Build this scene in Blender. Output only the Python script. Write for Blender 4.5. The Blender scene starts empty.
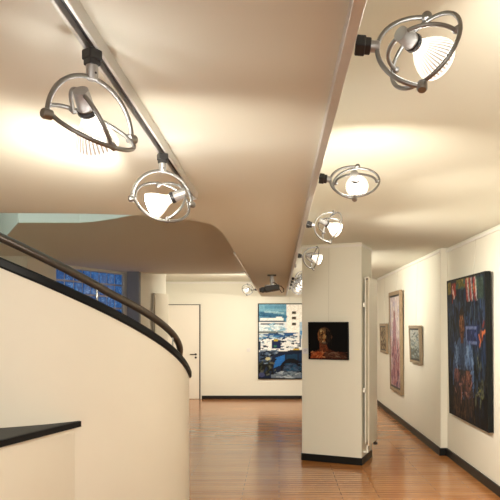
import bpy, bmesh, math, random
from mathutils import Vector, Matrix
random.seed(7)
COL = bpy.context.scene.collection
V = Vector
F = 620.0          # focal length in pixels of the 500 px frame
EYE = 1.63

# ------------------------------------------------------------------ materials
def new_mat(name):
    m = bpy.data.materials.new(name); m.use_nodes = True
    nt = m.node_tree
    return m, nt, nt.nodes['Principled BSDF']

def plain(name, col, rough=.5, metal=0., noise=0., nscale=20., bump=0., coat=0., spec=.5, alpha=1.):
    m, nt, b = new_mat(name)
    b.inputs['Roughness'].default_value = rough
    b.inputs['Metallic'].default_value = metal
    b.inputs['Coat Weight'].default_value = coat
    b.inputs['Specular IOR Level'].default_value = spec
    tc = nt.nodes.new('ShaderNodeTexCoord')
    n = nt.nodes.new('ShaderNodeTexNoise'); n.inputs['Scale'].default_value = nscale; n.inputs['Detail'].default_value = 4
    nt.links.new(tc.outputs['Object'], n.inputs['Vector'])
    mix = nt.nodes.new('ShaderNodeMix'); mix.data_type = 'RGBA'
    mix.inputs[6].default_value = (*[c*(1-noise) for c in col], 1)
    mix.inputs[7].default_value = (*[min(1, c*(1+noise)) for c in col], 1)
    nt.links.new(n.outputs['Fac'], mix.inputs[0])
    nt.links.new(mix.outputs[2], b.inputs['Base Color'])
    if bump:
        bp = nt.nodes.new('ShaderNodeBump'); bp.inputs['Strength'].default_value = bump; bp.inputs['Distance'].default_value = .002
        nt.links.new(n.outputs['Fac'], bp.inputs['Height']); nt.links.new(bp.outputs['Normal'], b.inputs['Normal'])
    return m

M = {}
M['wall'] = plain('cream_wall_paint', (.785, .77, .675), .75, noise=.015, nscale=3, spec=.2)
M['ceil'] = plain('ceiling_paint', (.735, .732, .645), .85, noise=.01, nscale=2, spec=.15)
M['fascia'] = plain('pale_stairwell_paint', (.72, .78, .73), .8, noise=.01, nscale=2, spec=.2)
M['parapet'] = plain('parapet_plaster', (.79, .75, .655), .6, noise=.02, nscale=4, spec=.3)
M['door'] = plain('door_paint', (.82, .77, .68), .45, noise=.01)
M['gap'] = plain('door_seal', (.06, .05, .045), .7)
M['pillar'] = plain('blue_grey_pillar', (.24, .27, .32), .7, noise=.03)  # one even blue-grey tone for the pillar
M['black'] = plain('black_lacquer', (.006, .0065, .008), .4, noise=.1, spec=.14)
M['ledge'] = plain('dark_slate_top', (.045, .05, .052), .55, noise=.25, nscale=40, spec=.2)
M['skirting'] = plain('black_skirting', (.007, .008, .008), .4, noise=.1, spec=.25)
M['plastic'] = plain('black_plastic', (.015, .015, .017), .45)
M['alu'] = plain('brushed_aluminium', (.29, .29, .285), .42, 1.0, noise=.04, nscale=60)
M['track'] = plain('anodised_track', (.62, .62, .60), .4, .45, noise=.03)
M['whitemetal'] = plain('white_edge_trim', (.8, .78, .74), .4)
M['socket'] = plain('satin_socket', (.42, .42, .42), .45, .8)
M['rail'] = plain('bronzed_handrail', (.075, .06, .048), .38, .3, noise=.1)
M['steel'] = plain('steel_bracket', (.4, .4, .38), .3, 1.)
M['radiator'] = plain('radiator_enamel', (.72, .68, .57), .4, noise=.01)
M['radiator_edge'] = plain('radiator_white_edge', (.85, .83, .76), .4)
M['fin'] = plain('convector_fin', (.42, .38, .28), .6)
M['card'] = plain('label_card', (.72, .72, .76), .6)
M['ink'] = plain('printed_ink', (.3, .3, .36), .7)
M['switch'] = plain('switch_plastic', (.74, .72, .68), .4)
M['wire'] = plain('hanging_wire', (.55, .52, .45), .4, .6)
M['oakframe'] = plain('light_oak_frame', (.27, .19, .11), .45, noise=.25, nscale=25)
M['greyframe'] = plain('weathered_wood_frame', (.26, .20, .13), .5, noise=.25, nscale=25)
M['liner'] = plain('black_frame_liner', (.012, .012, .014), .5)
M['edge'] = plain('dark_canvas_edge', (.005, .006, .006), .6, spec=.2)
M['projector'] = plain('projector_shell', (.028, .026, .024), .5)
M['mortar'] = plain('block_mortar', (.5, .5, .52), .8)
M['exterior'] = plain('added_window_frame', (.6, .58, .55), .5)

def floor_mat():
    m, nt, b = new_mat('oak_strip_floor')
    tc = nt.nodes.new('ShaderNodeTexCoord')
    br = nt.nodes.new('ShaderNodeTexBrick')
    br.inputs['Scale'].default_value = 1.0
    br.inputs['Brick Width'].default_value = .95; br.inputs['Row Height'].default_value = .085
    br.inputs['Mortar Size'].default_value = .002; br.inputs['Mortar Smooth'].default_value = .3
    br.inputs['Bias'].default_value = 0
    br.offset = .37; br.offset_frequency = 2
    br.inputs['Color1'].default_value = (.50, .198, .056, 1)
    br.inputs['Color2'].default_value = (.62, .272, .086, 1)
    br.inputs['Mortar'].default_value = (.13, .05, .02, 1)
    nt.links.new(tc.outputs['Object'], br.inputs['Vector'])
    mp = nt.nodes.new('ShaderNodeMapping'); mp.inputs['Scale'].default_value = (1.5, 30, 1)
    nt.links.new(tc.outputs['Object'], mp.inputs['Vector'])
    n = nt.nodes.new('ShaderNodeTexNoise'); n.inputs['Scale'].default_value = 2.2; n.inputs['Detail'].default_value = 6
    nt.links.new(mp.outputs['Vector'], n.inputs['Vector'])
    rmp = nt.nodes.new('ShaderNodeValToRGB')
    rmp.color_ramp.elements[0].position = .3; rmp.color_ramp.elements[0].color = (.72, .68, .62, 1)
    rmp.color_ramp.elements[1].position = .7; rmp.color_ramp.elements[1].color = (1, 1, 1, 1)
    nt.links.new(n.outputs['Fac'], rmp.inputs['Fac'])
    mx = nt.nodes.new('ShaderNodeMix'); mx.data_type = 'RGBA'; mx.blend_type = 'MULTIPLY'; mx.inputs[0].default_value = 1
    nt.links.new(br.outputs['Color'], mx.inputs[6]); nt.links.new(rmp.outputs['Color'], mx.inputs[7])
    nt.links.new(mx.outputs[2], b.inputs['Base Color'])
    b.inputs['Roughness'].default_value = .2
    b.inputs['Specular IOR Level'].default_value = .5
    b.inputs['Coat Weight'].default_value = .25; b.inputs['Coat Roughness'].default_value = .09
    bp = nt.nodes.new('ShaderNodeBump'); bp.inputs['Strength'].default_value = .12; bp.inputs['Distance'].default_value = .002
    nt.links.new(br.outputs['Fac'], bp.inputs['Height']); bp.invert = True
    nt.links.new(bp.outputs['Normal'], b.inputs['Normal'])
    return m
M['floor'] = floor_mat()

WARM = (1.0, .915, .77)
SPILL = (1.0, .975, .92)
def bulb_mat():
    # ribbed glass reflector: lamp light leaks through the glass between the fine ribs
    m, nt, b = new_mat('ribbed_lamp_glass')
    b.inputs['Base Color'].default_value = (.8, .8, .78, 1); b.inputs['Roughness'].default_value = .2
    at = nt.nodes.new('ShaderNodeAttribute'); at.attribute_name = 'rib'
    mt = nt.nodes.new('ShaderNodeMapRange')
    mt.inputs['From Min'].default_value = 0; mt.inputs['From Max'].default_value = 1
    mt.inputs['To Min'].default_value = BULB; mt.inputs['To Max'].default_value = BULB*.12
    nt.links.new(at.outputs['Fac'], mt.inputs['Value'])
    b.inputs['Emission Color'].default_value = (1, .90, .76, 1)
    nt.links.new(mt.outputs['Result'], b.inputs['Emission Strength'])
    return m
BULB = 1.7
M['bulb'] = bulb_mat()
def lens_mat():
    m, nt, b = new_mat('lamp_lens')
    b.inputs['Base Color'].default_value = (.9, .9, .88, 1)
    b.inputs['Emission Color'].default_value = (1, .90, .76, 1); b.inputs['Emission Strength'].default_value = 30
    return m
M['lens'] = lens_mat()

def glass_block_mat():
    m, nt, b = new_mat('blue_glass_block')
    tc = nt.nodes.new('ShaderNodeTexCoord')
    n = nt.nodes.new('ShaderNodeTexNoise'); n.inputs['Scale'].default_value = 11; n.inputs['Detail'].default_value = 2; n.inputs['Distortion'].default_value = 2.5
    nt.links.new(tc.outputs['Object'], n.inputs['Vector'])
    r = nt.nodes.new('ShaderNodeValToRGB'); e = r.color_ramp.elements
    e[0].position = .44; e[0].color = (.012, .065, .24, 1)
    e[1].position = .70; e[1].color = (.30, .55, .85, 1)
    x = r.color_ramp.elements.new(.58); x.color = (.035, .17, .48, 1)
    nt.links.new(n.outputs['Fac'], r.inputs['Fac'])
    nt.links.new(r.outputs['Color'], b.inputs['Emission Color']); b.inputs['Emission Strength'].default_value = .6  # daylight from behind and its highlights put into the emission colour
    b.inputs['Base Color'].default_value = (.05, .1, .2, 1); b.inputs['Roughness'].default_value = .15
    return m
M['block'] = glass_block_mat()

def canvas_mat(name, rough=.55):
    m, nt, b = new_mat(name)
    a = nt.nodes.new('ShaderNodeAttribute'); a.attribute_name = 'paint'
    tc = nt.nodes.new('ShaderNodeTexCoord')
    n = nt.nodes.new('ShaderNodeTexNoise'); n.inputs['Scale'].default_value = 55; n.inputs['Detail'].default_value = 3
    nt.links.new(tc.outputs['Object'], n.inputs['Vector'])
    bp = nt.nodes.new('ShaderNodeBump'); bp.inputs['Strength'].default_value = .25; bp.inputs['Distance'].default_value = .003
    nt.links.new(n.outputs['Fac'], bp.inputs['Height']); nt.links.new(bp.outputs['Normal'], b.inputs['Normal'])
    nt.links.new(a.outputs['Color'], b.inputs['Base Color'])
    b.inputs['Roughness'].default_value = rough; b.inputs['Specular IOR Level'].default_value = .12
    return m
M['canvas'] = canvas_mat('painted_canvas')

# ------------------------------------------------------------------ helpers
def link(name, bm, mat, parent=None, smooth=False, bevel=0., seg=2):
    me = bpy.data.meshes.new(name)
    bmesh.ops.recalc_face_normals(bm, faces=bm.faces[:])
    bm.to_mesh(me); bm.free()
    o = bpy.data.objects.new(name, me); COL.objects.link(o)
    if mat: me.materials.append(mat)
    if smooth:
        for p in me.polygons: p.use_smooth = True
        me.set_sharp_from_angle(angle=math.radians(40))
    if bevel:
        md = o.modifiers.new('bevel', 'BEVEL'); md.width = bevel; md.segments = seg; md.limit_method = 'ANGLE'
    if parent:
        p = parent
        while p.parent: p = p.parent
        o.parent = parent
        # parents are placed before children: keep world coordinates
        mw = parent_matrix(parent)
        me.transform(mw.inverted())
        PM[o.name] = mw
    return o
PM = {}
def parent_matrix(p):
    return PM.get(p.name, Matrix.Identity(4))

def thing(name, label, cat, loc=(0, 0, 0), group=None):
    o = bpy.data.objects.new(name, None); COL.objects.link(o)
    o.empty_display_size = .1
    o.location = loc; PM[o.name] = Matrix.Translation(V(loc))
    o['label'] = label; o['category'] = cat
    if group: o['group'] = group
    return o
def tag(o, label, cat, group=None):
    o['label'] = label; o['category'] = cat
    if group: o['group'] = group
    return o
def struct(name, bm, mat, **k):
    o = link(name, bm, mat, **k)
    o['kind'] = 'structure'
    return o

def box(bm, lo, hi, rot=None, piv=None):
    vs = []
    for z in (lo[2], hi[2]):
        for x, y in ((lo[0], lo[1]), (hi[0], lo[1]), (hi[0], hi[1]), (lo[0], hi[1])):
            vs.append(bm.verts.new((x, y, z)))
    for f in ((3, 2, 1, 0), (4, 5, 6, 7), (0, 1, 5, 4), (1, 2, 6, 5), (2, 3, 7, 6), (3, 0, 4, 7)):
        bm.faces.new([vs[i] for i in f])
    return vs
def obox(bm, o, ex, ey, ez, lo, hi):
    """box in a local frame: origin o, axes ex ey ez"""
    vs = []
    for z in (lo[2], hi[2]):
        for x, y in ((lo[0], lo[1]), (hi[0], lo[1]), (hi[0], hi[1]), (lo[0], hi[1])):
            vs.append(bm.verts.new(o + ex*x + ey*y + ez*z))
    for f in ((3, 2, 1, 0), (4, 5, 6, 7), (0, 1, 5, 4), (1, 2, 6, 5), (2, 3, 7, 6), (3, 0, 4, 7)):
        bm.faces.new([vs[i] for i in f])
def prism(bm, poly, z0, z1):
    a = [bm.verts.new((x, y, z0)) for x, y in poly]; b = [bm.verts.new((x, y, z1)) for x, y in poly]
    n = len(poly)
    bm.faces.new(a[::-1]); bm.faces.new(b)
    for i in range(n): bm.faces.new((a[i], a[(i+1) % n], b[(i+1) % n], b[i]))
def frame_of(d):
    d = d.normalized(); u = V((0, 0, 1)) if abs(d.z) < .9 else V((1, 0, 0))
    a = d.cross(u).normalized(); return d, a, d.cross(a).normalized()
def tube(bm, pts, r, n=10, closed=False, squash=1.):
    pts = [V(p) for p in pts]; rings = []; N = len(pts)
    prev = None
    for i, p in enumerate(pts):
        if closed: t = pts[(i+1) % N] - pts[i-1]
        else: t = pts[min(i+1, N-1)] - pts[max(i-1, 0)]
        t.normalize()
        if prev is None: _, a, b = frame_of(t)
        else:
            a = prev - t*prev.dot(t); a.normalize(); b = t.cross(a)
        prev = a
        rr = r[i] if isinstance(r, (list, tuple)) else r
        rings.append([bm.verts.new(p + (a*math.cos(2*math.pi*k/n) + b*squash*math.sin(2*math.pi*k/n))*rr) for k in range(n)])
    for i in range(N if closed else N-1):
        A, B = rings[i], rings[(i+1) % N]
        # align closing ring
        off = 0
        if closed and i == N-1:
            off = min(range(n), key=lambda o: sum((A[k].co - B[(k+o) % n].co).length for k in range(n)))
        for k in range(n):
            bm.faces.new((A[k], A[(k+1) % n], B[(k+1+off) % n], B[(k+off) % n]))
    if not closed:
        bm.faces.new(rings[0][::-1]); bm.faces.new(rings[-1])
def lathe(bm, o, d, prof, n=20):
    """prof: list of (s along d, radius)"""
    d, a, b = frame_of(V(d)); rings = []
    for s, r in prof:
        rings.append([bm.verts.new(V(o) + d*s + (a*math.cos(2*math.pi*k/n) + b*math.sin(2*math.pi*k/n))*max(r, 1e-4)) for k in range(n)])
    for A, B in zip(rings, rings[1:]):
        for k in range(n): bm.faces.new((A[k], A[(k+1) % n], B[(k+1) % n], B[k]))
    bm.faces.new(rings[0][::-1]); bm.faces.new(rings[-1])
    return rings
def ext_profile(bm, prof, y0, y1):
    """closed x-z profile extruded along y"""
    a = [bm.verts.new((x, y0, z)) for x, z in prof]; b = [bm.verts.new((x, y1, z)) for x, z in prof]
    n = len(prof)
    bm.faces.new(a); bm.faces.new(b[::-1])
    for i in range(n): bm.faces.new((a[i], b[i], b[(i+1) % n], a[(i+1) % n]))
def walls(bm, pts, th, z0, z1, skip=(), out=0.):
    """wall segments along a polyline, thickness to the left of travel"""
    for i, (p, q) in enumerate(zip(pts, pts[1:])):
        if i in skip: continue
        p, q = V((*p, 0)), V((*q, 0)); d = (q-p); L = d.length; d.normalize(); n = V((-d.y, d.x, 0))
        obox(bm, p, d, n, V((0, 0, 1)), (0, out, z0), (L, th, z1))
    return
def B(): return bmesh.new()

# ------------------------------------------------------------------ room shell
YB = 13.66          # back wall
YF = -3.2           # wall behind the photographer
XL = -4.6
ZC, ZS, ZD = 2.59, 2.53, 2.26   # high ceiling, stair-side slab, dropped ceiling

bm = B(); box(bm, (XL-.2, YF-.2, -.12), (2.35, YB+.2, 0)); struct('floor', bm, M['floor'])

bm = B(); box(bm, (-2.9, YB, 0), (2.35, YB+.2, ZC+.1)); struct('wall_back', bm, M['wall'])
bm = B(); prism(bm, [(2.02, YB), (2.02, 7.75), (2.105, 7.75), (2.105, YF), (2.35, YF), (2.35, YB)], 0, ZC+.1)
struct('wall_right', bm, M['wall'])
LP = [(XL, YF), (XL, 8.1), (-3.29, 8.1), (-3.27, 9.1), (-2.64, 10.5), (-2.56, 10.6), (-2.36, 10.6), (-2.06, 11.3), (-2.55, YB)]
bm = B(); walls(bm, LP, .12, 0, ZC+.1, skip=(3,))
pA, pB = V((-3.27, 9.1, 0)), V((-2.64, 10.5, 0)); dW = (pB-pA).normalized(); nW = V((-dW.y, dW.x, 0)); LW = (pB-pA).length
WZ0, WZ1 = 1.13, 2.49
obox(bm, pA, dW, nW, V((0, 0, 1)), (0, 0, 0), (LW, .12, WZ0))
obox(bm, pA, dW, nW, V((0, 0, 1)), (0, 0, WZ1), (LW, .12, ZC+.1))
struct('wall_left', bm, M['wall'])

# wall behind the photographer with an added, unseen window opening for the soft fill
bm = B()
box(bm, (XL, YF-.2, 0), (2.1, YF, .9)); box(bm, (XL, YF-.2, 2.1), (2.1, YF, ZC+.1))
box(bm, (XL, YF-.2, .9), (-2.6, YF, 2.1)); box(bm, (1.4, YF-.2, .9), (2.1, YF, 2.1))
struct('wall_front', bm, M['wall'])
bm = B()
for x in (-2.6, -1.6, -.6, .4, 1.35): box(bm, (x, YF-.12, .9), (x+.05, YF-.06, 2.1))
for z in (.9, 2.05): box(bm, (-2.6, YF-.12, z), (1.4, YF-.06, z+.05))
struct('added_window', bm, M['exterior'])  # frame of the added window, unseen, goes with the rear fill light

# high ceiling (right aisle and the strip in front of the back wall)
bm = B(); prism(bm, [(-.39, YF), (2.35, YF), (2.35, YB+.1), (-2.9, YB+.1), (-2.9, 10.3), (-.39, 10.3)], ZC, ZC+.12)
struct('ceiling', bm, M['ceil'])

# dropped ceiling with its rounded corner that runs on as a beam to the back wall
edge = [(-.385, 5.4), (-.385, 4.6), (-.387, 4.32), (-.394, 4.1), (-.412, 3.95), (-.44, 3.855), (-.49, 3.77), (-.56, 3.69), (-.65, 3.63), (-.825, 3.555), (-1.1, 3.51),
        (-1.57, 3.485), (-1.8, 3.42), (-2.1, 3.33), (-2.4, 3.3), (XL, 3.3)]
bm = B(); prism(bm, [(XL, YF), (.162, YF), (.162, YB), (-.385, YB)] + edge, ZD, ZD+.33)
struct('ceiling_dropped', bm, M['ceil'])

# slab of the upper floor beyond the stair opening
sedge = [(-.385, 4.72), (-.8, 4.85), (-1.05, 4.99), (-1.23, 5.12), (-1.36, 5.24), (-1.50, 5.34), (-1.62, 5.42), (-1.756, 5.47), (-2.29, 5.47)]
bm = B(); prism(bm, sedge[::-1] + [(-.385, 4.72), (-.385, 10.94), (-2.9, 10.94), (-4.6, 9.55)][1:], ZS, ZS+.3)
struct('ceiling_landing', bm, M['ceil'])

# walls of the stair opening rising to the floor above
bm = B()
op = [(-.385, 4.72)] + sedge[1:] + [(-4.6, 9.55)]
walls(bm, [(x, y) for x, y in op][::-1], .06, ZS+.001, 4.7, out=-.012)
walls(bm, [(-.36, 3.4), (-.36, 4.8)], -.06, ZD+.33, 4.7)
walls(bm, [(XL, 3.24), (-.36, 3.24)], -.06, ZD+.33, 4.7)
walls(bm, [(XL, 3.2), (XL, 9.6)], .06, ZC+.1, 4.7)
struct('wall_stairwell', bm, M['fascia'])
bm = B(); box(bm, (XL-.1, 3.1, 4.7), (-.3, 9.8, 4.8)); struct('ceiling_stairwell', bm, M['fascia'])

# free-standing column
FL, FR, RB = V((.278, 7.486, 0)), V((.957, 7.193, 0)), V((1.146, 7.685, 0)); BL = FL + RB - FR
cpoly = [(p.x, p.y) for p in (FL, FR, RB, BL)]
bm = B(); prism(bm, cpoly, 0, ZC); struct('wall_column', bm, M['wall'])
cc = (FL + RB)/2
bm = B(); prism(bm, [(cc.x + (x-cc.x)*1.028, cc.y + (y-cc.y)*1.028) for x, y in cpoly], 0, .085); struct('baseboard_column', bm, M['skirting'], bevel=.004)
bm = B(); prism(bm, [(cc.x + (x-cc.x)*1.02, cc.y + (y-cc.y)*1.02) for x, y in cpoly], 2.545, 2.57); struct('trim_1', bm, M['whitemetal'], bevel=.003)

# blue-grey pillar beside the glass blocks
bm = B(); box(bm, (-2.56, 10.45, 0), (-2.365, 10.598, ZS)); struct('wall_pillar', bm, M['pillar'])

# skirtings
bm = B(); box(bm, (-1.70, YB-.018, 0), (2.02, YB, .075)); struct('baseboard_back', bm, M['skirting'], bevel=.003)
bm = B(); prism(bm, [(2.02, YB), (2.02, 7.75), (2.105, 7.75), (2.105, YF), (2.085, YF), (2.085, 7.728), (2.0, 7.728), (2.0, YB)], 0, .095)
struct('baseboard_right', bm, M['skirting'], bevel=.003)
# picture rails just below the ceiling
bm = B(); prism(bm, [(2.02, YB), (2.02, 7.75), (2.0, 7.75), (2.0, YB)], 2.535, 2.565)
prism(bm, [(2.105, 7.74), (2.105, YF), (2.085, YF), (2.085, 7.74)], 2.535, 2.565)
struct('trim_2', bm, M['whitemetal'], bevel=.004)
bm = B(); box(bm, (-2.5, YB-.018, 2.545), (2.0, YB, 2.57)); struct('trim_3', bm, M['whitemetal'], bevel=.003)
# white edge along the left side of the beam
bm = B(); box(bm, (-.40, 5.5, 2.252), (-.385, 12.6, 2.285)); struct('trim_4', bm, M['whitemetal'], bevel=.003)

# glass block window
bm = B(); obox(bm, pA + nW*.03, dW, nW, V((0, 0, 1)), (0, 0, WZ0), (LW, .05, WZ1)); win = struct('window_1', bm, M['mortar'])
bm = B(); nc, nr = 8, 7; cw = LW/nc; ch = (WZ1-WZ0)/nr
for i in range(nc):
    for j in range(nr):
        obox(bm, pA, dW, nW, V((0, 0, 1)), (i*cw+.014, .012, WZ0+j*ch+.014), ((i+1)*cw-.014, .085, WZ0+(j+1)*ch-.014))
link('glass_blocks', bm, M['block'], win, bevel=.012)

# door in the back wall
bm = B(); box(bm, (-2.52, YB-.014, 0), (-1.73, YB+.002, 2.085)); dr = struct('door_1', bm, M['gap'])
bm = B(); box(bm, (-2.51, YB-.03, .006), (-1.755, YB-.01, 2.068)); link('door_leaf', bm, M['door'], dr, bevel=.003)
bm = B(); box(bm, (-1.757, YB-.024, 0), (-1.728, YB-.012, 2.085)); link('door_seal', bm, M['gap'], dr)
bm = B(); lathe(bm, (-1.83, YB-.031, .985), (0, -1, 0), [(0, .024), (.006, .024), (.008, .012), (.045, .011)], 14)
tube(bm, [(-1.83, YB-.07, .985), (-1.86, YB-.078, .985), (-1.95, YB-.078, .985)], .0105, 10)
link('door_handle', bm, M['plastic'], dr, smooth=True)
bm = B(); lathe(bm, (-1.83, YB-.031, .915), (0, -1, 0), [(0, .024), (.008, .024), (.009, .008)], 14); link('keyhole_plate', bm, M['plastic'], dr, smooth=True)

# light switch on the back wall
t = thing('light_switch', 'small pale light switch plate on the far wall between door and street painting', 'switch', (-.67, YB, 1.08))
bm = B(); box(bm, (-.71, YB-.012, 1.04), (-.63, YB, 1.12)); link('switch_plate', bm, M['switch'], t, bevel=.004)
bm = B(); box(bm, (-.69, YB-.018, 1.06), (-.65, YB-.011, 1.10)); link('rocker', bm, M['switch'], t, bevel=.003)

# ------------------------------------------------------------------ curved stair parapet
SC = V((-2.38, 5.045, 0)); R = 1.633
def zlow(a):
    b = max(0, min(a, 11.6))
    return 1.961 - .01159*(min(a, 11.6) + 62.3) + .0005*b*b
def pol(r, a, z): return V((SC.x + r*math.cos(math.radians(a)), SC.y + r*math.sin(math.radians(a)), z))
def sweep(bm, a0, a1, sect, n=70):
    """sect(a) -> closed list of (r, z)"""
    rings = []
    for i in range(n+1):
        a = a0 + (a1-a0)*i/n
        rings.append([bm.verts.new(pol(r, a, z)) for r, z in sect(a)])
    k = len(rings[0])
    for A, Bq in zip(rings, rings[1:]):
        for j in range(k): bm.faces.new((A[j], A[(j+1) % k], Bq[(j+1) % k], Bq[j]))
    bm.faces.new(rings[0]); bm.faces.new(rings[-1][::-1])
t = thing('stair_parapet', 'tall curved cream stair parapet with black coping and bronze handrail', 'stair wall', (SC.x+R-.1, SC.y, 0))
bm = B(); sweep(bm, -112, 48, lambda a: [(R-.15, 0), (R, 0), (R, zlow(a)+.01), (R-.15, zlow(a)+.01)]); link('wall', bm, M['parapet'], t, smooth=True)
bm = B(); sweep(bm, -112, 49, lambda a: [(R-.165, zlow(a)+.002), (R+.012, zlow(a)+.002), (R+.02, zlow(a)+.012), (R+.02, zlow(a)+.052), (R+.01, zlow(a)+.063), (R-.155, zlow(a)+.063), (R-.165, zlow(a)+.053)])
link('coping', bm, M['black'], t, smooth=True)
def zrail(a): return 2.151 - .0120*(min(a, -36.1) + 62.1) - .0095*max(0, a + 36.1)
RR = R - .078
bm = B(); pts = [pol(RR, -112 + (20+112)*i/70, zrail(-112 + (20+112)*i/70)) for i in range(71)]
pts += [pol(RR, 21.2, zrail(20)-.02), pol(RR, 21.9, zrail(20)-.045), pol(RR, 22, zrail(20)-.10)]
tube(bm, pts, .0265, 14); hr = link('handrail', bm, M['rail'], t, smooth=True)
for a in (-103, -72, -40, -6.5):
    bm = B(); tube(bm, [pol(RR, a, zlow(a)+.06), pol(RR, a, zrail(a)-.02)], .0065, 8)
    lathe(bm, pol(RR, a, zlow(a)+.06), (0, 0, 1), [(0, .022), (.007, .022), (.009, .01)], 12)
    link('bracket', bm, M['steel'], hr, smooth=True)

# low wall with dark top in the crook of the parapet
tip = V((-1.238, 3.868, 0)); fr = V((-1.86, 1.9, 0))
arc = [pol(R+.003, a, 0) for a in [-45.6 - (90-45.6)*i/16 for i in range(17)]]
t = thing('low_wall', 'low cream wall with dark slate top wedged against the curved stair parapet', 'low wall', (-1.8, 2.8, 0))
dd = (tip - fr).normalized(); nn = V((-dd.y, dd.x, 0))
bm = B()
f0, f1 = fr + nn*.02, tip + nn*.022 - dd*.03
prism(bm, [(f1.x, f1.y)] + [(p.x, p.y) for p in arc[1:]] + [(-2.38, 1.9), (f0.x, f0.y)], 0, .995)
link('wall', bm, M['parapet'], t)
def arcpt(q): return q
poly = [(tip.x, tip.y), (tip.x-.006, tip.y+.018), (tip.x-.02, tip.y+.022)] + [(p.x, p.y) for p in arc[0:]] + [(-2.4, 1.88), (fr.x, fr.y-.02)]
bm = B(); prism(bm, poly, .995, 1.03); link('top', bm, M['black'], t, bevel=.008, seg=3)
cx_ = sum(p[0] for p in poly)/len(poly); cy_ = sum(p[1] for p in poly)/len(poly)
bm = B(); prism(bm, [(cx_+(x-cx_)*.985, cy_+(y-cy_)*.985) for x, y in poly], 1.028, 1.0325); link('slate_inlay', bm, M['ledge'], t)

# ------------------------------------------------------------------ lighting tracks
def ctrack(x0, x1, z0, z1, w):      # channel opening downward
    return [(x0, z0), (x0+w, z0), (x0+w, z0+.022), (x1-w, z0+.022), (x1-w, z0), (x1, z0), (x1, z1), (x0, z1)]
t = thing('lighting_track', 'aluminium lighting track under the dropped ceiling carrying the two hanging ring spotlights', 'track', (-.404, 1.2, ZD))
bm = B(); ext_profile(bm, ctrack(-.421, -.387, 2.225, ZD, .008), -1.6, 2.95); link('channel', bm, M['track'], t, bevel=.001, seg=1)
bm = B(); box(bm, (-.413, -1.59, 2.243), (-.395, 2.94, 2.2465)); link('conductor_insert', bm, M['plastic'], t)
bm = B(); box(bm, (-.421, 2.95, 2.225), (-.387, 2.956, ZD)); link('end_cap', bm, M['track'], t)
t = thing('lighting_track', 'long aluminium lighting track on the right beam edge carrying the row of side spotlights', 'track', (.15, 6, ZD))
bm = B(); ext_profile(bm, [(.137, 2.228), (.162, 2.228), (.162, 2.234), (.148, 2.234), (.148, 2.254), (.162, 2.254), (.162, ZD), (.137, ZD)], -1.6, 12.9); link('channel', bm, M['track'], t, bevel=.001, seg=1)
bm = B(); box(bm, (.137, 12.9, 2.228), (.162, 12.906, ZD)); link('end_cap', bm, M['track'], t)
bm = B(); box(bm, (.162, 6.36, 2.222), (.178, 6.44, 2.256)); link('joint_clamp', bm, M['socket'], t, bevel=.003)

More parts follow.
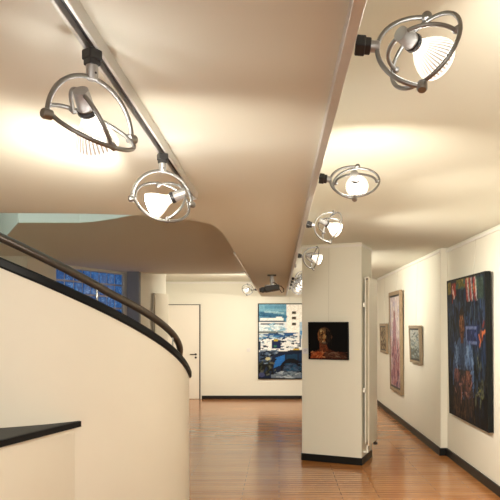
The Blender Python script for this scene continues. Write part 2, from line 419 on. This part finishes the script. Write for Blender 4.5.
# ------------------------------------------------------------------ ring spotlights
LIGHTS = []
def lerp_arc(c, a, b, r, t0, t1, n): 
    return [c + (a*math.cos(t0+(t1-t0)*i/n) + b*math.sin(t0+(t1-t0)*i/n))*r for i in range(n+1)]
def ring_spot(label, group, att, S, P, D, C=None, power=60, ro=.107, spot=125, blend=1., flip=1, spill=4.5, stem=.048):
    """att: point on the track; S: stem direction; P: knob axis; D: beam direction"""
    S = V(S).normalized(); P = V(P); P = (P - S*P.dot(S)).normalized(); D = V(D).normalized(); att = V(att)
    C = att + S*(stem + ro) if C is None else V(C)
    t = thing('ring_spotlight', label, 'spotlight', att, group)
    A1, A2 = S.cross(P).normalized(), P
    bm = B(); obox(bm, att, S, A1, A2, (-.012, -.016, -.016), (.010, .016, .016))
    obox(bm, att, S, A1, A2, (.008, -.0135, -.0135), (.022, .0135, .0135))
    link('track_adapter', bm, M['plastic'], t, bevel=.003)
    bm = B(); lathe(bm, att + S*.022, S, [(0, .013), (stem-.022, .013), (stem-.018, .011)], 16); st = link('stem', bm, M['socket'], t, smooth=True)
    bm = B(); lathe(bm, att + S*(stem-.008) + A1*.0125*flip, A1*flip, [(0, .0025), (.0012, .0025)], 8); link('screw', bm, M['plastic'], st)
    # outer yoke arc: half ring from knob to knob through the stem
    rt = .0053
    bm = B(); tube(bm, lerp_arc(C, P, -S, ro, 0, math.pi, 40), rt, 10); link('yoke_arc', bm, M['alu'], t, smooth=True)
    for s in (1, -1):
        bm = B(); lathe(bm, C + P*s*(ro-.012), P*s, [(0, .006), (.003, .0105), (.019, .0115), (.023, .009)], 16); link('pivot_knob', bm, M['alu'], t, smooth=True)
    # full ring pivoting between the knobs
    Vv = D.cross(P).normalized()
    rr = ro - .012
    bm = B(); tube(bm, lerp_arc(C, P, Vv, rr, 0, 2*math.pi, 64)[:-1], rt*.92, 10, closed=True); rg = link('ring', bm, M['alu'], t, smooth=True)
    # inner arc carrying the lamp holder, with little flat hooks at its ends
    W = -D; ri = rr - .012
    bm = B(); pts = lerp_arc(C, Vv, W, ri, 0, math.pi, 36)
    tube(bm, pts, rt*.9, 10); ia = link('inner_arc', bm, M['alu'], t, smooth=True)
    for s in (1, -1):
        bm = B(); lathe(bm, C + Vv*s*(ri-.006), Vv*s, [(0, .004), (.004, .0075), (.019, .0075), (.021, .005)], 12); link('arc_pivot', bm, M['alu'], ia, smooth=True)
    bm = B(); lathe(bm, C, D, [(-ri-.008, .010), (-ri-.005, .016), (-.046, .0185), (-.044, .0175)], 20); so = link('lamp_holder', bm, M['socket'], t, smooth=True)
    bm = B(); lathe(bm, C, D, [(-.045, .0195), (-.036, .0205), (-.032, .018)], 20); link('collar', bm, M['plastic'], so, smooth=True)
    # PAR lamp: neck, flared ribbed reflector, domed lens
    n = 64; bm = B(); prof = [(-.034, .0145), (-.024, .016), (-.014, .0205), (-.002, .029), (.012, .0375), (.026, .0435), (.038, .047), (.044, .0475)]
    rings = lathe(bm, C, D, prof, n)
    lay = bm.loops.layers.float_color.new('rib')
    for f in bm.faces:
        for l in f.loops: l[lay] = (0, 0, 0, 1)
    for i, (Aa, Bb) in enumerate(zip(rings, rings[1:])):
        if i in (0, 1, 6): continue
        for k in range(0, n, 2):
            f = next(x for x in Aa[k].link_faces if Aa[(k+1) % n] in x.verts and Bb[k] in x.verts)
            for l in f.loops: l[lay] = (1, 1, 1, 1)
    bu = link('bulb', bm, M['bulb'], t, smooth=True)
    bm = B(); lathe(bm, C, D, [(.0435, .0455), (.046, .044), (.050, .034), (.053, .018), (.0535, .002)], 32); link('lens', bm, M['lens'], bu, smooth=True)
    ld = bpy.data.lights.new('spot_beam', 'SPOT'); ld.energy = power; ld.color = WARM; ld.spot_size = math.radians(spot); ld.spot_blend = blend; ld.shadow_soft_size = .035
    lo = bpy.data.objects.new('spot_beam', ld); COL.objects.link(lo)
    lo.location = C + D*.062; lo.rotation_euler = D.to_track_quat('-Z', 'Y').to_euler()
    pd = bpy.data.lights.new('lamp_spill', 'POINT'); pd.energy = spill; pd.color = SPILL; pd.shadow_soft_size = .05
    po = bpy.data.objects.new('lamp_spill', pd); COL.objects.link(po); po.location = C + D*.012
    return t

GT, GS = 'ring spotlights hanging from the left track', 'ring spotlights on the right beam track'
ring_spot('nearest hanging ring spotlight, large at the upper left, its ribbed bulb pointing down', GT,
          (-.404, 1.34, 2.212), (0, 0, -1), (.61, .79, 0), (.03, .79, -.61), power=62, spill=7, spot=165, blend=.6)
ring_spot('smaller hanging ring spotlight at the end of the left track, bulb turned to the left', GT,
          (-.404, 2.15, 2.212), (0, 0, -1), (.88, .475, 0), (-.91, .05, -.36), power=40, spill=7.5, spot=175, blend=.35)
zt = 2.228
RIGHT = [
 (1.353, (.98, -.08, -.12), (.12, .4, .9), (.75, .62, -.16), 'largest side spotlight at the top right, bulb aimed right, nearest on the beam track', 60),
 (2.583, (.98, -.06, -.12), (.1, .64, .76), (.2, .94, -.17), 'second side spotlight on the beam track, ring lying flat with glowing bulb seen from behind', 60),
 (3.76, (.98, -.06, -.12), (.1, .42, .9), (.82, .38, -.42), 'third side spotlight on the beam track, above the column and tilted right', 60),
 (5.47, (.98, -.06, -.14), (.1, .35, .93), (.93, .15, -.33), 'small fourth side spotlight on the beam track, right in front of the column top', 50),
 (8.15, (1, 0, 0), (0, .3, .95), (.8, .55, -.08), 'first tiny side spotlight half hidden behind the column, topmost of that cluster', 45),
 (8.75, (1, 0, 0), (0, .35, .93), (.65, .7, -.12), 'second tiny side spotlight from the top in the cluster left of the column edge', 45),
 (9.4, (1, 0, 0), (0, .4, .9), (.0, .9, -.4), 'third tiny side spotlight from the top in the cluster left of the column edge', 45),
 (10.3, (1, 0, 0), (0, .3, .93), (-.1, .9, -.45), 'farthest tiny side spotlight on the beam track, lowest of the cluster by the column', 45)]
for Y, S, P, D, lab, pw in RIGHT:
    ring_spot(lab, GS, (.1785, Y, 2.24), S, P, D, power=pw*2.7, flip=-1, stem=.036, ro=.102 if Y < 2 else .107)
ring_spot('lone ring spotlight on the left side of the beam beside the projector', None,
          (-.404, 10.85, 2.25), (-1, 0, 0), (0, .4, .9), (-.42, .87, -.14), power=170, spot=150, blend=1.)

# ------------------------------------------------------------------ projector
px, py = -.09, 7.8
t = thing('projector', 'grey ceiling projector with dark lens hanging under the beam on a short mount', 'projector', (px, py, ZD))
bm = B(); box(bm, (px-.055, py-.055, ZD-.012), (px+.055, py+.055, ZD)); mo = link('ceiling_plate', bm, M['projector'], t, bevel=.003)
bm = B(); tube(bm, [(px, py, ZD-.01), (px, py, ZD-.13)], .02, 12); lathe(bm, (px, py, ZD-.06), (0, 0, -1), [(0, .027), (.02, .027)], 12); link('mount_pole', bm, M['socket'], t, smooth=True)
bm = B(); box(bm, (px-.09, py-.02, ZD-.137), (px+.03, py+.02, ZD-.125)); link('mount_arm', bm, M['socket'], t, bevel=.002)
ex, ez = V((math.cos(.16), 0, math.sin(.16))), V((-math.sin(.16), 0, math.cos(.16))); o = V((px-.005, py, ZD-.172))
bm = B(); obox(bm, o, ex, V((0, 1, 0)), ez, (-.09, -.11, -.036), (.10, .11, .036)); pb = link('body', bm, M['projector'], t, bevel=.016, seg=3)
bm = B(); obox(bm, o, ex, V((0, 1, 0)), ez, (-.135, -.10, -.033), (-.088, .10, .03)); link('dark_front', bm, M['plastic'], t, bevel=.012, seg=3)
bm = B(); lathe(bm, o - ex*.13 - V((0, .03, 0)), -ex, [(0, .026), (.02, .026), (.022, .02), (.014, .018)], 18); link('lens', bm, M['plastic'], t, smooth=True)
bm = B(); tube(bm, [o + ex*.09 + ez*.02 + V((0, -.02, 0)), o + ex*.125 + ez*.01 + V((0, -.02, 0)), o + ex*.15 - ez*.03 + V((0, -.02, 0)), o + ex*.145 - ez*.065 + V((0, -.02, 0)), o + ex*.12 - ez*.07 + V((0, -.02, 0)),
    o + ex*.10 - ez*.03 + V((0, -.02, 0)), o + ex*.07 + ez*.05 + V((0, -.02, 0)), V((px+.01, py-.02, ZD-.09))], .0065, 8); link('cable', bm, M['plastic'], t, smooth=True)

# ------------------------------------------------------------------ radiators
def radiator(label, o, d, n, zb, zt_, w, group):
    o = V((o.x, o.y, 0)); Z = V((0, 0, 1))
    t = thing('panel_radiator', label, 'radiator', o + d*w/2 + Z*zb, group)
    def part(name, lo, hi, m, bev=.004, par=None):
        bm = B(); obox(bm, o, d, n, Z, lo, hi); return link(name, bm, m, par or t, bevel=bev)
    part('front_panel', (0, .055, zb), (w, .074, zt_), M['radiator'], .007)
    part('rear_panel', (.008, .018, zb+.02), (w-.008, .030, zt_-.012), M['radiator_edge'])
    bm = B()
    k = int(w/.028)
    for i in range(k): obox(bm, o, d, n, Z, (.02 + i*(w-.04)/k, .028, zb+.05), (.02 + i*(w-.04)/k + .003, .057, zt_-.04))
    link('convector_fins', bm, M['fin'], t)
    part('top_cover', (.004, .018, zt_-.014), (w-.004, .060, zt_), M['radiator_edge'], .003)
    for z in (zb+.62, zt_-.35):
        bm = B(); obox(bm, o, d, n, Z, (-.008, .0, z), (.03, .03, z+.05)); link('bracket', bm, M['radiator_edge'], t, bevel=.003)
    bm = B(); lathe(bm, o + d*.02 + n*.045 + Z*(zb+.005), -Z, [(0, .012), (.06, .012), (.062, .017), (.085, .017)], 12)
    tube(bm, [o + d*.02 + n*.045 + Z*(zb-.075), o + d*.02 + n*.0 + Z*(zb-.075)], .011, 10); vv = link('valve', bm, M['radiator_edge'], t, smooth=True)
    bm = B(); lathe(bm, o + d*(w-.03) + n*.05 + Z*(zb+.004), -Z, [(0, .012), (.03, .012), (.032, .02), (.06, .018)], 12)
    lathe(bm, o + d*(w-.03) + n*.05 + Z*(zb-.04), n, [(0, .014), (.015, .017), (.03, .015)], 12); link('valve_knob', bm, M['plastic'], t, smooth=True)
dR = (RB-FR).normalized(); nR = V((dR.y, -dR.x, 0))
radiator('tall cream panel radiator on the right side of the column, seen edge on', FR + dR*.035 + nR*.010, dR, nR, .225, 2.19, .44, 'panel radiators')
S0 = V((-2.36, 10.6, 0)); dL = (V((-2.06, 11.3, 0)) - S0).normalized(); nL = V((dL.y, -dL.x, 0))
radiator('tall beige panel radiator behind the handrail, between grey-blue pillar and white door', S0 + dL*.30 + nL*.01, dL, nL, .225, 2.19, .42, 'panel radiators')

# ------------------------------------------------------------------ paintings
def s2l(c): return tuple(((x/255)/12.92 if x/255 <= .04045 else ((x/255+.055)/1.055)**2.4) for x in c)
class Art:
    def __init__(s, w, h, bg): s.w, s.h = w, h; s.p = [[V(bg) for _ in range(w)] for _ in range(h)]
    def put(s, i, j, c, a):
        if 0 <= i < s.w and 0 <= j < s.h: s.p[j][i] = s.p[j][i].lerp(V(c), a)
    def each(s, x0, y0, x1, y1, fn, c, a, jit):
        for j in range(max(0, int(y0*s.h)-1), min(s.h, int(y1*s.h)+2)):
            for i in range(max(0, int(x0*s.w)-1), min(s.w, int(x1*s.w)+2)):
                x, y = (i+.5)/s.w, (j+.5)/s.h
                if fn(x, y):
                    k = 1 + random.uniform(-jit, jit); s.put(i, j, [min(255, v*k) for v in c], a)
    def rect(s, x0, y0, x1, y1, c, a=1, jit=.08): s.each(x0, y0, x1, y1, lambda x, y: x0 <= x <= x1 and y0 <= y <= y1, c, a, jit)
    def ell(s, cx, cy, rx, ry, c, a=1, jit=.08): s.each(cx-rx, cy-ry, cx+rx, cy+ry, lambda x, y: ((x-cx)/rx)**2 + ((y-cy)/ry)**2 <= 1, c, a, jit)
    def poly(s, P, c, a=1, jit=.08):
        xs = [p[0] for p in P]; ys = [p[1] for p in P]
        def ins(x, y):
            r = False; n = len(P)
            for i in range(n):
                (xa, ya), (xb, yb) = P[i], P[i-1]
                if (ya > y) != (yb > y) and x < (xb-xa)*(y-ya)/(yb-ya)+xa: r = not r
            return r
        s.each(min(xs), min(ys), max(xs), max(ys), ins, c, a, jit)
    def line(s, x0, y0, x1, y1, w, c, a=1, jit=.1):
        n = int(max(abs(x1-x0)*s.w, abs(y1-y0)*s.h)*2)+1
        for k in range(n+1):
            t = k/n; s.ell(x0+(x1-x0)*t, y0+(y1-y0)*t, w/2, w/2*s.w/s.h, c, a, jit)
    def dabs(s, n, box_, cols, l=.04, w=.012, ang=None, a=.7):
        for _ in range(n):
            x, y = random.uniform(box_[0], box_[2]), random.uniform(box_[1], box_[3]); t = random.uniform(0, 6.28) if ang is None else ang + random.uniform(-.4, .4)
            L = l*random.uniform(.4, 1.3); s.line(x, y, x+L*math.cos(t), y+L*math.sin(t), w*random.uniform(.6, 1.4), random.choice(cols), a)

def canvas(name, art, o, ex, ez, w, h, en, parent):
    """picture surface: origin o is the lower left corner"""
    bm = B(); lay = bm.verts.layers.float_color.new('paint'); W, H = art.w, art.h
    g = []
    for j in range(H):
        row = []
        for i in range(W):
            v = bm.verts.new(o + ex*(w*i/(W-1)) + ez*(h*(1-j/(H-1)))); v[lay] = (*[c**1.12 for c in s2l(art.p[j][i])], 1); row.append(v)
        g.append(row)
    for j in range(H-1):
        for i in range(W-1): bm.faces.new((g[j+1][i], g[j+1][i+1], g[j][i+1], g[j][i]))
    me = bpy.data.meshes.new(name); bm.to_mesh(me); bm.free(); me.materials.append(M['canvas'])
    ob = bpy.data.objects.new(name, me); COL.objects.link(ob); ob.parent = parent
    me.transform(parent_matrix(parent).inverted())
    return ob

def hang(label, o, ex, en, w, h, art, depth, lean=0., frame=0., fmat=None, liner=0., wire_to=None, group=None, wires=(.5,)):
    """o: lower middle point on the wall; ex: along wall (picture's left to right); en: out of the wall"""
    o, ex, en = V(o), V(ex).normalized(), V(en).normalized(); Z = V((0, 0, 1))
    ez = (Z*math.cos(lean) + en*math.sin(lean)).normalized(); ey = (en*math.cos(lean) - Z*math.sin(lean)).normalized()
    o2 = o + en*.004
    t = thing('painting', label, 'painting', o, group)
    if not frame:
        bm = B(); obox(bm, o2, ex, ey, ez, (-w/2, 0, 0), (w/2, depth, h)); link('stretcher', bm, M['edge'], t, bevel=.003)
        m = .008*min(w, h)/.5
        canvas('canvas', art, o2 - ex*(w/2-m) + ey*(depth+.0012) + ez*m, ex, ez, w-2*m, h-2*m, ey, t)
    else:
        bm = B()
        for lo, hi in (((-w/2, 0, 0), (w/2, depth, frame)), ((-w/2, 0, h-frame), (w/2, depth, h)), ((-w/2, 0, frame), (-w/2+frame, depth, h-frame)), ((w/2-frame, 0, frame), (w/2, depth, h-frame))):
            obox(bm, o2, ex, ey, ez, lo, hi)
        link('frame', bm, fmat, t, bevel=.005)
        bm = B(); obox(bm, o2, ex, ey, ez, (-w/2+frame*.9, .004, frame*.9), (w/2-frame*.9, depth-.012, h-frame*.9)); link('liner', bm, M['liner'], t)
        k = frame + liner
        canvas('canvas', art, o2 - ex*(w/2-k) + ey*(depth-.0105) + ez*k, ex, ez, w-2*k, h-2*k, ey, t)
    if wire_to:
        top = o2 + ez*h + ey*.006
        for f in wires:
            p = top + ex*(f-.5)*w; q = o + ex*(f-.5)*w + en*.012; q.z = wire_to
            bm = B(); tube(bm, [p - Z*.02, q], .0016, 6); link('hanging_wire', bm, M['wire'], t)
    return t

# street scene on the far wall
A = Art(90, 112, (232, 234, 232))
A.rect(0, 0, .44, .24, (95, 150, 178)); A.rect(0, 0, .44, .10, (126, 176, 198)); A.rect(.10, .02, .44, .06, (104, 158, 186))
A.line(.03, .12, .42, .17, .04, (60, 112, 145)); A.line(.1, .10, .40, .12, .03, (160, 196, 208)); A.line(.02, .15, .25, .17, .03, (50, 100, 135)); A.line(.2, .19, .44, .17, .04, (70, 125, 155))
A.rect(.02, .19, .40, .225, (238, 240, 236)); A.rect(0, .225, .42, .245, (45, 75, 98)); A.rect(.28, .17, .38, .2, (236, 238, 234))
A.rect(0, .26, .42, .37, (214, 228, 234)); A.rect(.03, .26, .40, .275, (40, 72, 96)); A.dabs(26, (.02, .28, .4, .36), [(150, 190, 210), (245, 245, 242), (120, 170, 198)], .08, .02, 0)
A.rect(0, .37, .40, .39, (120, 130, 125)); A.line(0, .42, .55, .39, .035, (38, 84, 128)); A.line(0, .46, .45, .43, .04, (84, 140, 180)); A.rect(.05, .405, .55, .425, (52, 100, 150)); A.dabs(30, (0, .39, .55, .47), [(50, 96, 146), (190, 210, 220), (30, 62, 100)], .09, .02, .05)
A.rect(.46, 0, .72, .38, (244, 242, 234)); 
for yy in (.10, .17, .25): A.rect(.53, yy, .595, yy+.035, (92, 84, 70)); A.rect(.545, yy+.005, .58, yy+.018, (40, 40, 42))
A.rect(.66, .24, .72, .46, (176, 202, 220)); A.rect(.665, .36, .70, .41, (80, 140, 190)); A.rect(.655, .42, .68, .58, (60, 90, 120))
A.rect(.70, 0, 1, .5, (236, 234, 226)); A.rect(.76, .1, .82, .2, (150, 160, 165)); A.rect(.88, .1, .94, .2, (150, 160, 165)); A.rect(.76, .27, .82, .36, (150, 160, 165)); A.rect(.72, .46, 1, .52, (130, 160, 185))
A.rect(0, .475, .66, .62, (236, 238, 236)); A.dabs(36, (0, .47, .65, .62), [(60, 86, 110), (180, 195, 205), (246, 246, 244), (30, 50, 72)], .05, .025, 0)
A.rect(.21, .48, .36, .60, (26, 42, 86)); A.rect(.24, .475, .31, .50, (196, 176, 60)); A.rect(.25, .55, .29, .58, (60, 120, 96)); A.rect(0, .5, .03, .62, (36, 58, 80))
A.rect(.56, .60, .65, .635, (214, 182, 76)); A.line(.2, .655, .55, .64, .035, (22, 26, 34)); A.rect(.5, .62, .72, .66, (40, 44, 50))
A.poly([(0, .64), (.22, .62), (.30, .70), (.28, .9), (0, .95)], (66, 84, 110)); A.dabs(60, (0, .62, .28, .85), [(30, 44, 60), (96, 116, 140), (150, 165, 178), (16, 22, 32)], .09, .025, .1)
A.poly([(.22, .70), (.34, .64), (1, .62), (1, 1), (0, 1), (0, .82), (.2, .8)], (22, 36, 62)); A.poly([(.27, .72), (.42, .68), (.42, .80), (.24, .86)], (46, 110, 178)); A.poly([(.44, .68), (.62, .67), (.62, .78), (.44, .79)], (28, 64, 92))
A.rect(.64, .66, .95, .76, (30, 56, 86)); A.ell(.52, .86, .17, .13, (14, 18, 28)); A.ell(.52, .89, .13, .10, (48, 66, 92)); A.dabs(40, (.4, .8, .68, .95), [(70, 92, 118), (16, 22, 34), (36, 80, 110)], .07, .02, .2)
A.rect(0, .80, .24, .95, (24, 26, 28)); A.dabs(34, (0, .76, .26, .96), [(58, 64, 50), (18, 22, 28), (96, 98, 84), (34, 50, 76)], .06, .025); A.ell(.15, .735, .04, .02, (196, 190, 150))
A.poly([(.2, .95), (.5, .9), (.7, .93), (.75, .99), (.2, .99)], (128, 140, 150), .85); A.dabs(22, (.2, .9, .9, .99), [(168, 180, 188), (60, 74, 90)], .08, .02, .1); A.ell(.05, .95, .05, .03, (70, 76, 112)); A.rect(.75, .78, 1, 1, (40, 56, 84)); A.dabs(25, (.7, .7, 1, 1), [(70, 100, 134), (20, 30, 48)], .1, .03)
hang('large blue and white street painting with a dark car on the far wall', (-.463+.70, YB, .44), (1, 0, 0), (0, -1, 0), 1.40, 1.665, A, .045, wire_to=2.55)

# portrait on the column
A = Art(70, 64, (7, 6, 7))
A.poly([(.04, .98), (.06, .84), (.16, .78), (.30, .72), (.34, .60), (.46, .60), (.52, .72), (.68, .79), (.92, .80), (.96, .86), (.96, .98)], (96, 52, 34), .95, .2)
A.poly([(.05, .97), (.08, .86), (.24, .78), (.38, .82), (.34, .97)], (186, 92, 50), .9, .2); A.poly([(.40, .84), (.66, .82), (.88, .90), (.88, .96), (.42, .95)], (108, 72, 54), .8, .2)
A.dabs(30, (.06, .80, .40, .96), [(214, 130, 80), (150, 66, 36), (224, 160, 110)], .07, .02, -.3, .6); A.dabs(34, (.4, .80, .94, .95), [(130, 92, 72), (60, 38, 30), (150, 120, 100)], .09, .02, .1, .6)
A.poly([(.29, .54), (.45, .54), (.5, .76), (.28, .76)], (146, 80, 48), .9, .2)
A.ell(.41, .37, .17, .24, (86, 62, 44), 1, .2); A.ell(.37, .36, .13, .21, (132, 92, 58), .9, .2); A.ell(.38, .24, .11, .09, (122, 98, 66), .8, .2); A.ell(.52, .40, .07, .16, (34, 26, 22), .7)
A.ell(.33, .33, .045, .022, (18, 14, 14)); A.ell(.47, .335, .045, .022, (18, 14, 14)); A.line(.28, .29, .38, .285, .02, (30, 22, 18)); A.line(.43, .285, .52, .29, .02, (30, 22, 18))
A.poly([(.385, .32), (.42, .32), (.44, .43), (.36, .43)], (190, 146, 92), .9); A.line(.36, .49, .47, .49, .025, (60, 38, 34)); A.ell(.41, .54, .06, .025, (130, 122, 108), .8); A.dabs(24, (.29, .2, .5, .55), [(206, 178, 120), (160, 108, 62), (98, 92, 84), (60, 44, 34)], .035, .02, None, .55)
A.line(.265, .28, .27, .48, .02, (176, 106, 58), .7); A.ell(.59, .40, .02, .05, (120, 84, 56), .8)
for row in A.p:
    for i in range(A.w): row[i] = row[i]*.82
A.dabs(26, (.44, .18, .58, .6), [(14, 11, 10), (28, 20, 16)], .05, .025, 1.4, .7); A.dabs(14, (.3, .16, .42, .5), [(210, 184, 130), (176, 120, 70)], .025, .016, None, .7); A.dabs(10, (.3, .6, .5, .75), [(70, 40, 26), (96, 62, 42)], .06, .02, 1.4, .8)
eF = (FR-FL).normalized(); nF = V((eF.y, -eF.x, 0))
o = FL + eF*.346; hang('dark square portrait of a bare-shouldered figure on the front of the column', (o.x, o.y, 1.222), eF, nF, .497, .445, A, .035, lean=.045, wire_to=2.55)
# label card
t = thing('label_card', 'small pale caption card on the column left of the dark portrait', 'card', (FL + eF*.043 + V((0, 0, 1.317))))
bm = B(); obox(bm, FL + V((0, 0, 1.317)), eF, nF, V((0, 0, 1)), (.008, 0, -.033), (.078, .003, .033)); link('card', bm, M['card'], t)
bm = B()
for z, a, b in ((.014, .026, .058), (.004, .022, .062), (-.008, .026, .052)): obox(bm, FL + V((0, 0, 1.317)), eF, nF, V((0, 0, 1)), (a, .002, z-.0018), (b, .0038, z+.0018))
link('printed_lines', bm, M['ink'], t)

# seated figure, nearest painting on the right wall
A = Art(84, 100, (26, 36, 50))
A.dabs(240, (0, 0, 1, .75), [(20, 28, 44), (36, 52, 80), (28, 44, 60), (16, 20, 30), (52, 66, 82)], .10, .03, 1.4)
A.dabs(200, (0, .6, 1, 1), [(16, 18, 20), (24, 24, 24), (34, 34, 34), (20, 26, 30)], .10, .03, 1.5)
A.dabs(120, (0, .1, 1, .7), [(58, 82, 120), (44, 64, 96), (66, 84, 104), (30, 44, 66)], .08, .016, 1.45, .6)
A.rect(.02, .01, .12, .10, (150, 132, 60), .8, .25); A.poly([(.14, .02), (.27, .02), (.27, .12), (.14, .10)], (164, 66, 52), .7, .3); A.dabs(8, (.15, .02, .26, .10), [(220, 200, 190), (170, 50, 40)], .06, .02, 1.5)
A.rect(.28, .0, .52, .07, (120, 110, 50), .8, .3); A.dabs(14, (.3, 0, .9, .10), [(90, 110, 60), (150, 134, 70), (60, 90, 84)], .05, .03)
for x in (.53, .62, .72): A.poly([(x, .01), (x+.05, .01), (x+.08, .17), (x+.03, .16)], (168, 66, 58), .75, .3); A.poly([(x+.045, .01), (x+.08, .01), (x+.11, .17), (x+.075, .16)], (186, 178, 174), .75, .25)
A.rect(.84, .02, .97, .16, (74, 92, 70), .6, .3)
A.rect(.50, .33, .84, .47, (36, 48, 84), .9, .2); A.rect(.54, .345, .80, .36, (120, 132, 168), .8); A.rect(.54, .44, .80, .455, (120, 132, 168), .8); A.rect(.52, .345, .55, .455, (120, 132, 168), .8); A.dabs(16, (.55, .36, .8, .45), [(74, 86, 130), (44, 56, 100)], .06, .015); A.ell(.9, .40, .045, .04, (112, 66, 52), .7, .3); A.dabs(6, (.84, .34, .95, .46), [(190, 110, 70), (120, 50, 44)], .05, .02)
A.poly([(.22, .50), (.34, .42), (.50, .42), (.64, .49), (.72, .66), (.70, .82), (.60, .80), (.56, .62), (.30, .62), (.24, .80), (.13, .78), (.14, .62)], (70, 92, 124), .95, .15)
A.dabs(130, (.17, .44, .68, .76), [(96, 122, 158), (56, 76, 110), (120, 144, 174), (40, 56, 84)], .09, .018, 1.4, .7); A.poly([(.38, .44), (.47, .44), (.50, .66), (.36, .66)], (44, 58, 80), .7, .2)
A.ell(.42, .335, .068, .105, (110, 74, 52), 1, .2); A.ell(.45, .34, .03, .09, (62, 42, 36), .7); A.ell(.42, .26, .07, .05, (44, 34, 32)); A.ell(.395, .32, .018, .012, (30, 22, 22)); A.line(.39, .385, .44, .385, .015, (50, 30, 28)); A.rect(.38, .42, .45, .46, (92, 60, 44)); A.dabs(10, (.37, .26, .46, .42), [(150, 104, 70), (84, 56, 44)], .035, .018)
A.poly([(.20, .66), (.60, .64), (.70, .80), (.66, .96), (.48, .97), (.46, .80), (.38, .80), (.34, .97), (.16, .96), (.15, .76)], (48, 44, 46), .9, .2)
A.ell(.25, .70, .075, .055, (128, 88, 84), .9, .2); A.ell(.56, .72, .10, .075, (116, 78, 66), .9, .2); A.dabs(60, (.16, .66, .66, .84), [(150, 108, 100), (92, 66, 62), (70, 60, 78), (40, 34, 38)], .06, .016)
A.dabs(50, (.15, .8, .7, .98), [(70, 56, 48), (96, 74, 60), (36, 34, 36)], .08, .014, 1.5); A.dabs(9, (.74, .74, .88, .82), [(130, 126, 66), (90, 96, 60), (150, 146, 110)], .04, .012, .3); A.dabs(16, (.72, .5, .95, .95), [(46, 60, 66), (90, 96, 80)], .06, .016, 1.5)
hang('tall dark blue painting of a seated figure, nearest on the right wall', (2.105, 6.76, .575), (0, -1, 0), (-1, 0, 0), 1.39, 1.585, A, .055, lean=.019, wire_to=2.55, wires=(.62,))

# framed tall painting
A = Art(46, 84, (196, 184, 184)); A.dabs(130, (0, 0, 1, .5), [(206, 196, 194), (186, 172, 176), (176, 170, 186), (214, 206, 198)], .14, .05)
A.poly([(.3, .30), (.5, .18), (.62, .3), (.72, .98), (.14, .98)], (156, 112, 122), .75, .2); A.dabs(170, (0, .45, 1, 1), [(140, 88, 96), (170, 122, 128), (110, 66, 76), (196, 158, 156), (96, 80, 110)], .13, .04, 1.3); A.ell(.45, .2, .09, .05, (150, 110, 100), .9)
hang('tall oak-framed painting in pinkish tones hung between two small framed pictures', (2.02, 10.5, .50), (0, -1, 0), (-1, 0, 0), 1.00, 1.70, A, .05, lean=.014, frame=.065, fmat=M['oakframe'], liner=.03, wire_to=2.55)
A = Art(44, 38, (150, 156, 150)); A.rect(0, 0, 1, .4, (168, 172, 168)); A.rect(0, .62, 1, 1, (104, 108, 98)); A.dabs(90, (0, 0, 1, 1), [(140, 150, 150), (170, 172, 160), (110, 120, 122), (90, 92, 84)], .16, .05, 0)
hang('small framed grey landscape picture on the right wall beside the projecting wall corner', (2.02, 9.0, 1.075), (0, -1, 0), (-1, 0, 0), .70, .55, A, .045, lean=.04, frame=.045, fmat=M['greyframe'], liner=.022, wire_to=2.55)
A = Art(44, 38, (146, 132, 110)); A.rect(0, .6, 1, 1, (96, 78, 58)); A.rect(.2, .2, .5, .7, (86, 70, 56)); A.dabs(90, (0, 0, 1, 1), [(170, 150, 120), (110, 90, 70), (70, 60, 54), (190, 176, 150)], .14, .05)
hang('small framed brown picture farthest along the right wall, beside the radiator', (2.02, 11.75, 1.10), (0, -1, 0), (-1, 0, 0), .72, .56, A, .04, lean=.03, frame=.05, fmat=M['oakframe'], liner=.02, wire_to=2.55)

# ------------------------------------------------------------------ light: daylight down the stairwell and an added fill at the rear wall
def area(name, loc, rot, sx, sy, e, col):
    ld = bpy.data.lights.new(name, 'AREA'); ld.shape = 'RECTANGLE'; ld.size = sx; ld.size_y = sy; ld.energy = e; ld.color = col
    o = bpy.data.objects.new(name, ld); COL.objects.link(o); o.location = loc; o.rotation_euler = rot
area('skylight', (-2.6, 4.4, 4.6), (0, 0, 0), 2.4, 1.4, 45, (.90, 1.0, .97))
area('rear_fill', (-.6, YF+.05, 1.5), (math.radians(90), 0, 0), 3.8, 1.1, 75, (1, .93, .84))  # added soft fill from behind the camera, source unseen
w = bpy.data.worlds.new('world'); bpy.context.scene.world = w; w.use_nodes = True
w.node_tree.nodes['Background'].inputs[0].default_value = (.5, .62, .8, 1); w.node_tree.nodes['Background'].inputs[1].default_value = .4

# ------------------------------------------------------------------ camera
cd = bpy.data.cameras.new('camera'); cam = bpy.data.objects.new('camera', cd); COL.objects.link(cam)
cam.location = (0, 0, EYE); cam.rotation_euler = (math.radians(90), 0, 0)
cd.sensor_width = 36; cd.lens = 36*F/500; cd.shift_x = -.058; cd.shift_y = .15; cd.clip_start = .02
sc = bpy.context.scene; sc.camera = cam
vs = sc.view_settings
vs.view_transform = 'Standard'; vs.look = 'None'; vs.gamma = 1; vs.exposure = 0; vs.use_curve_mapping = False
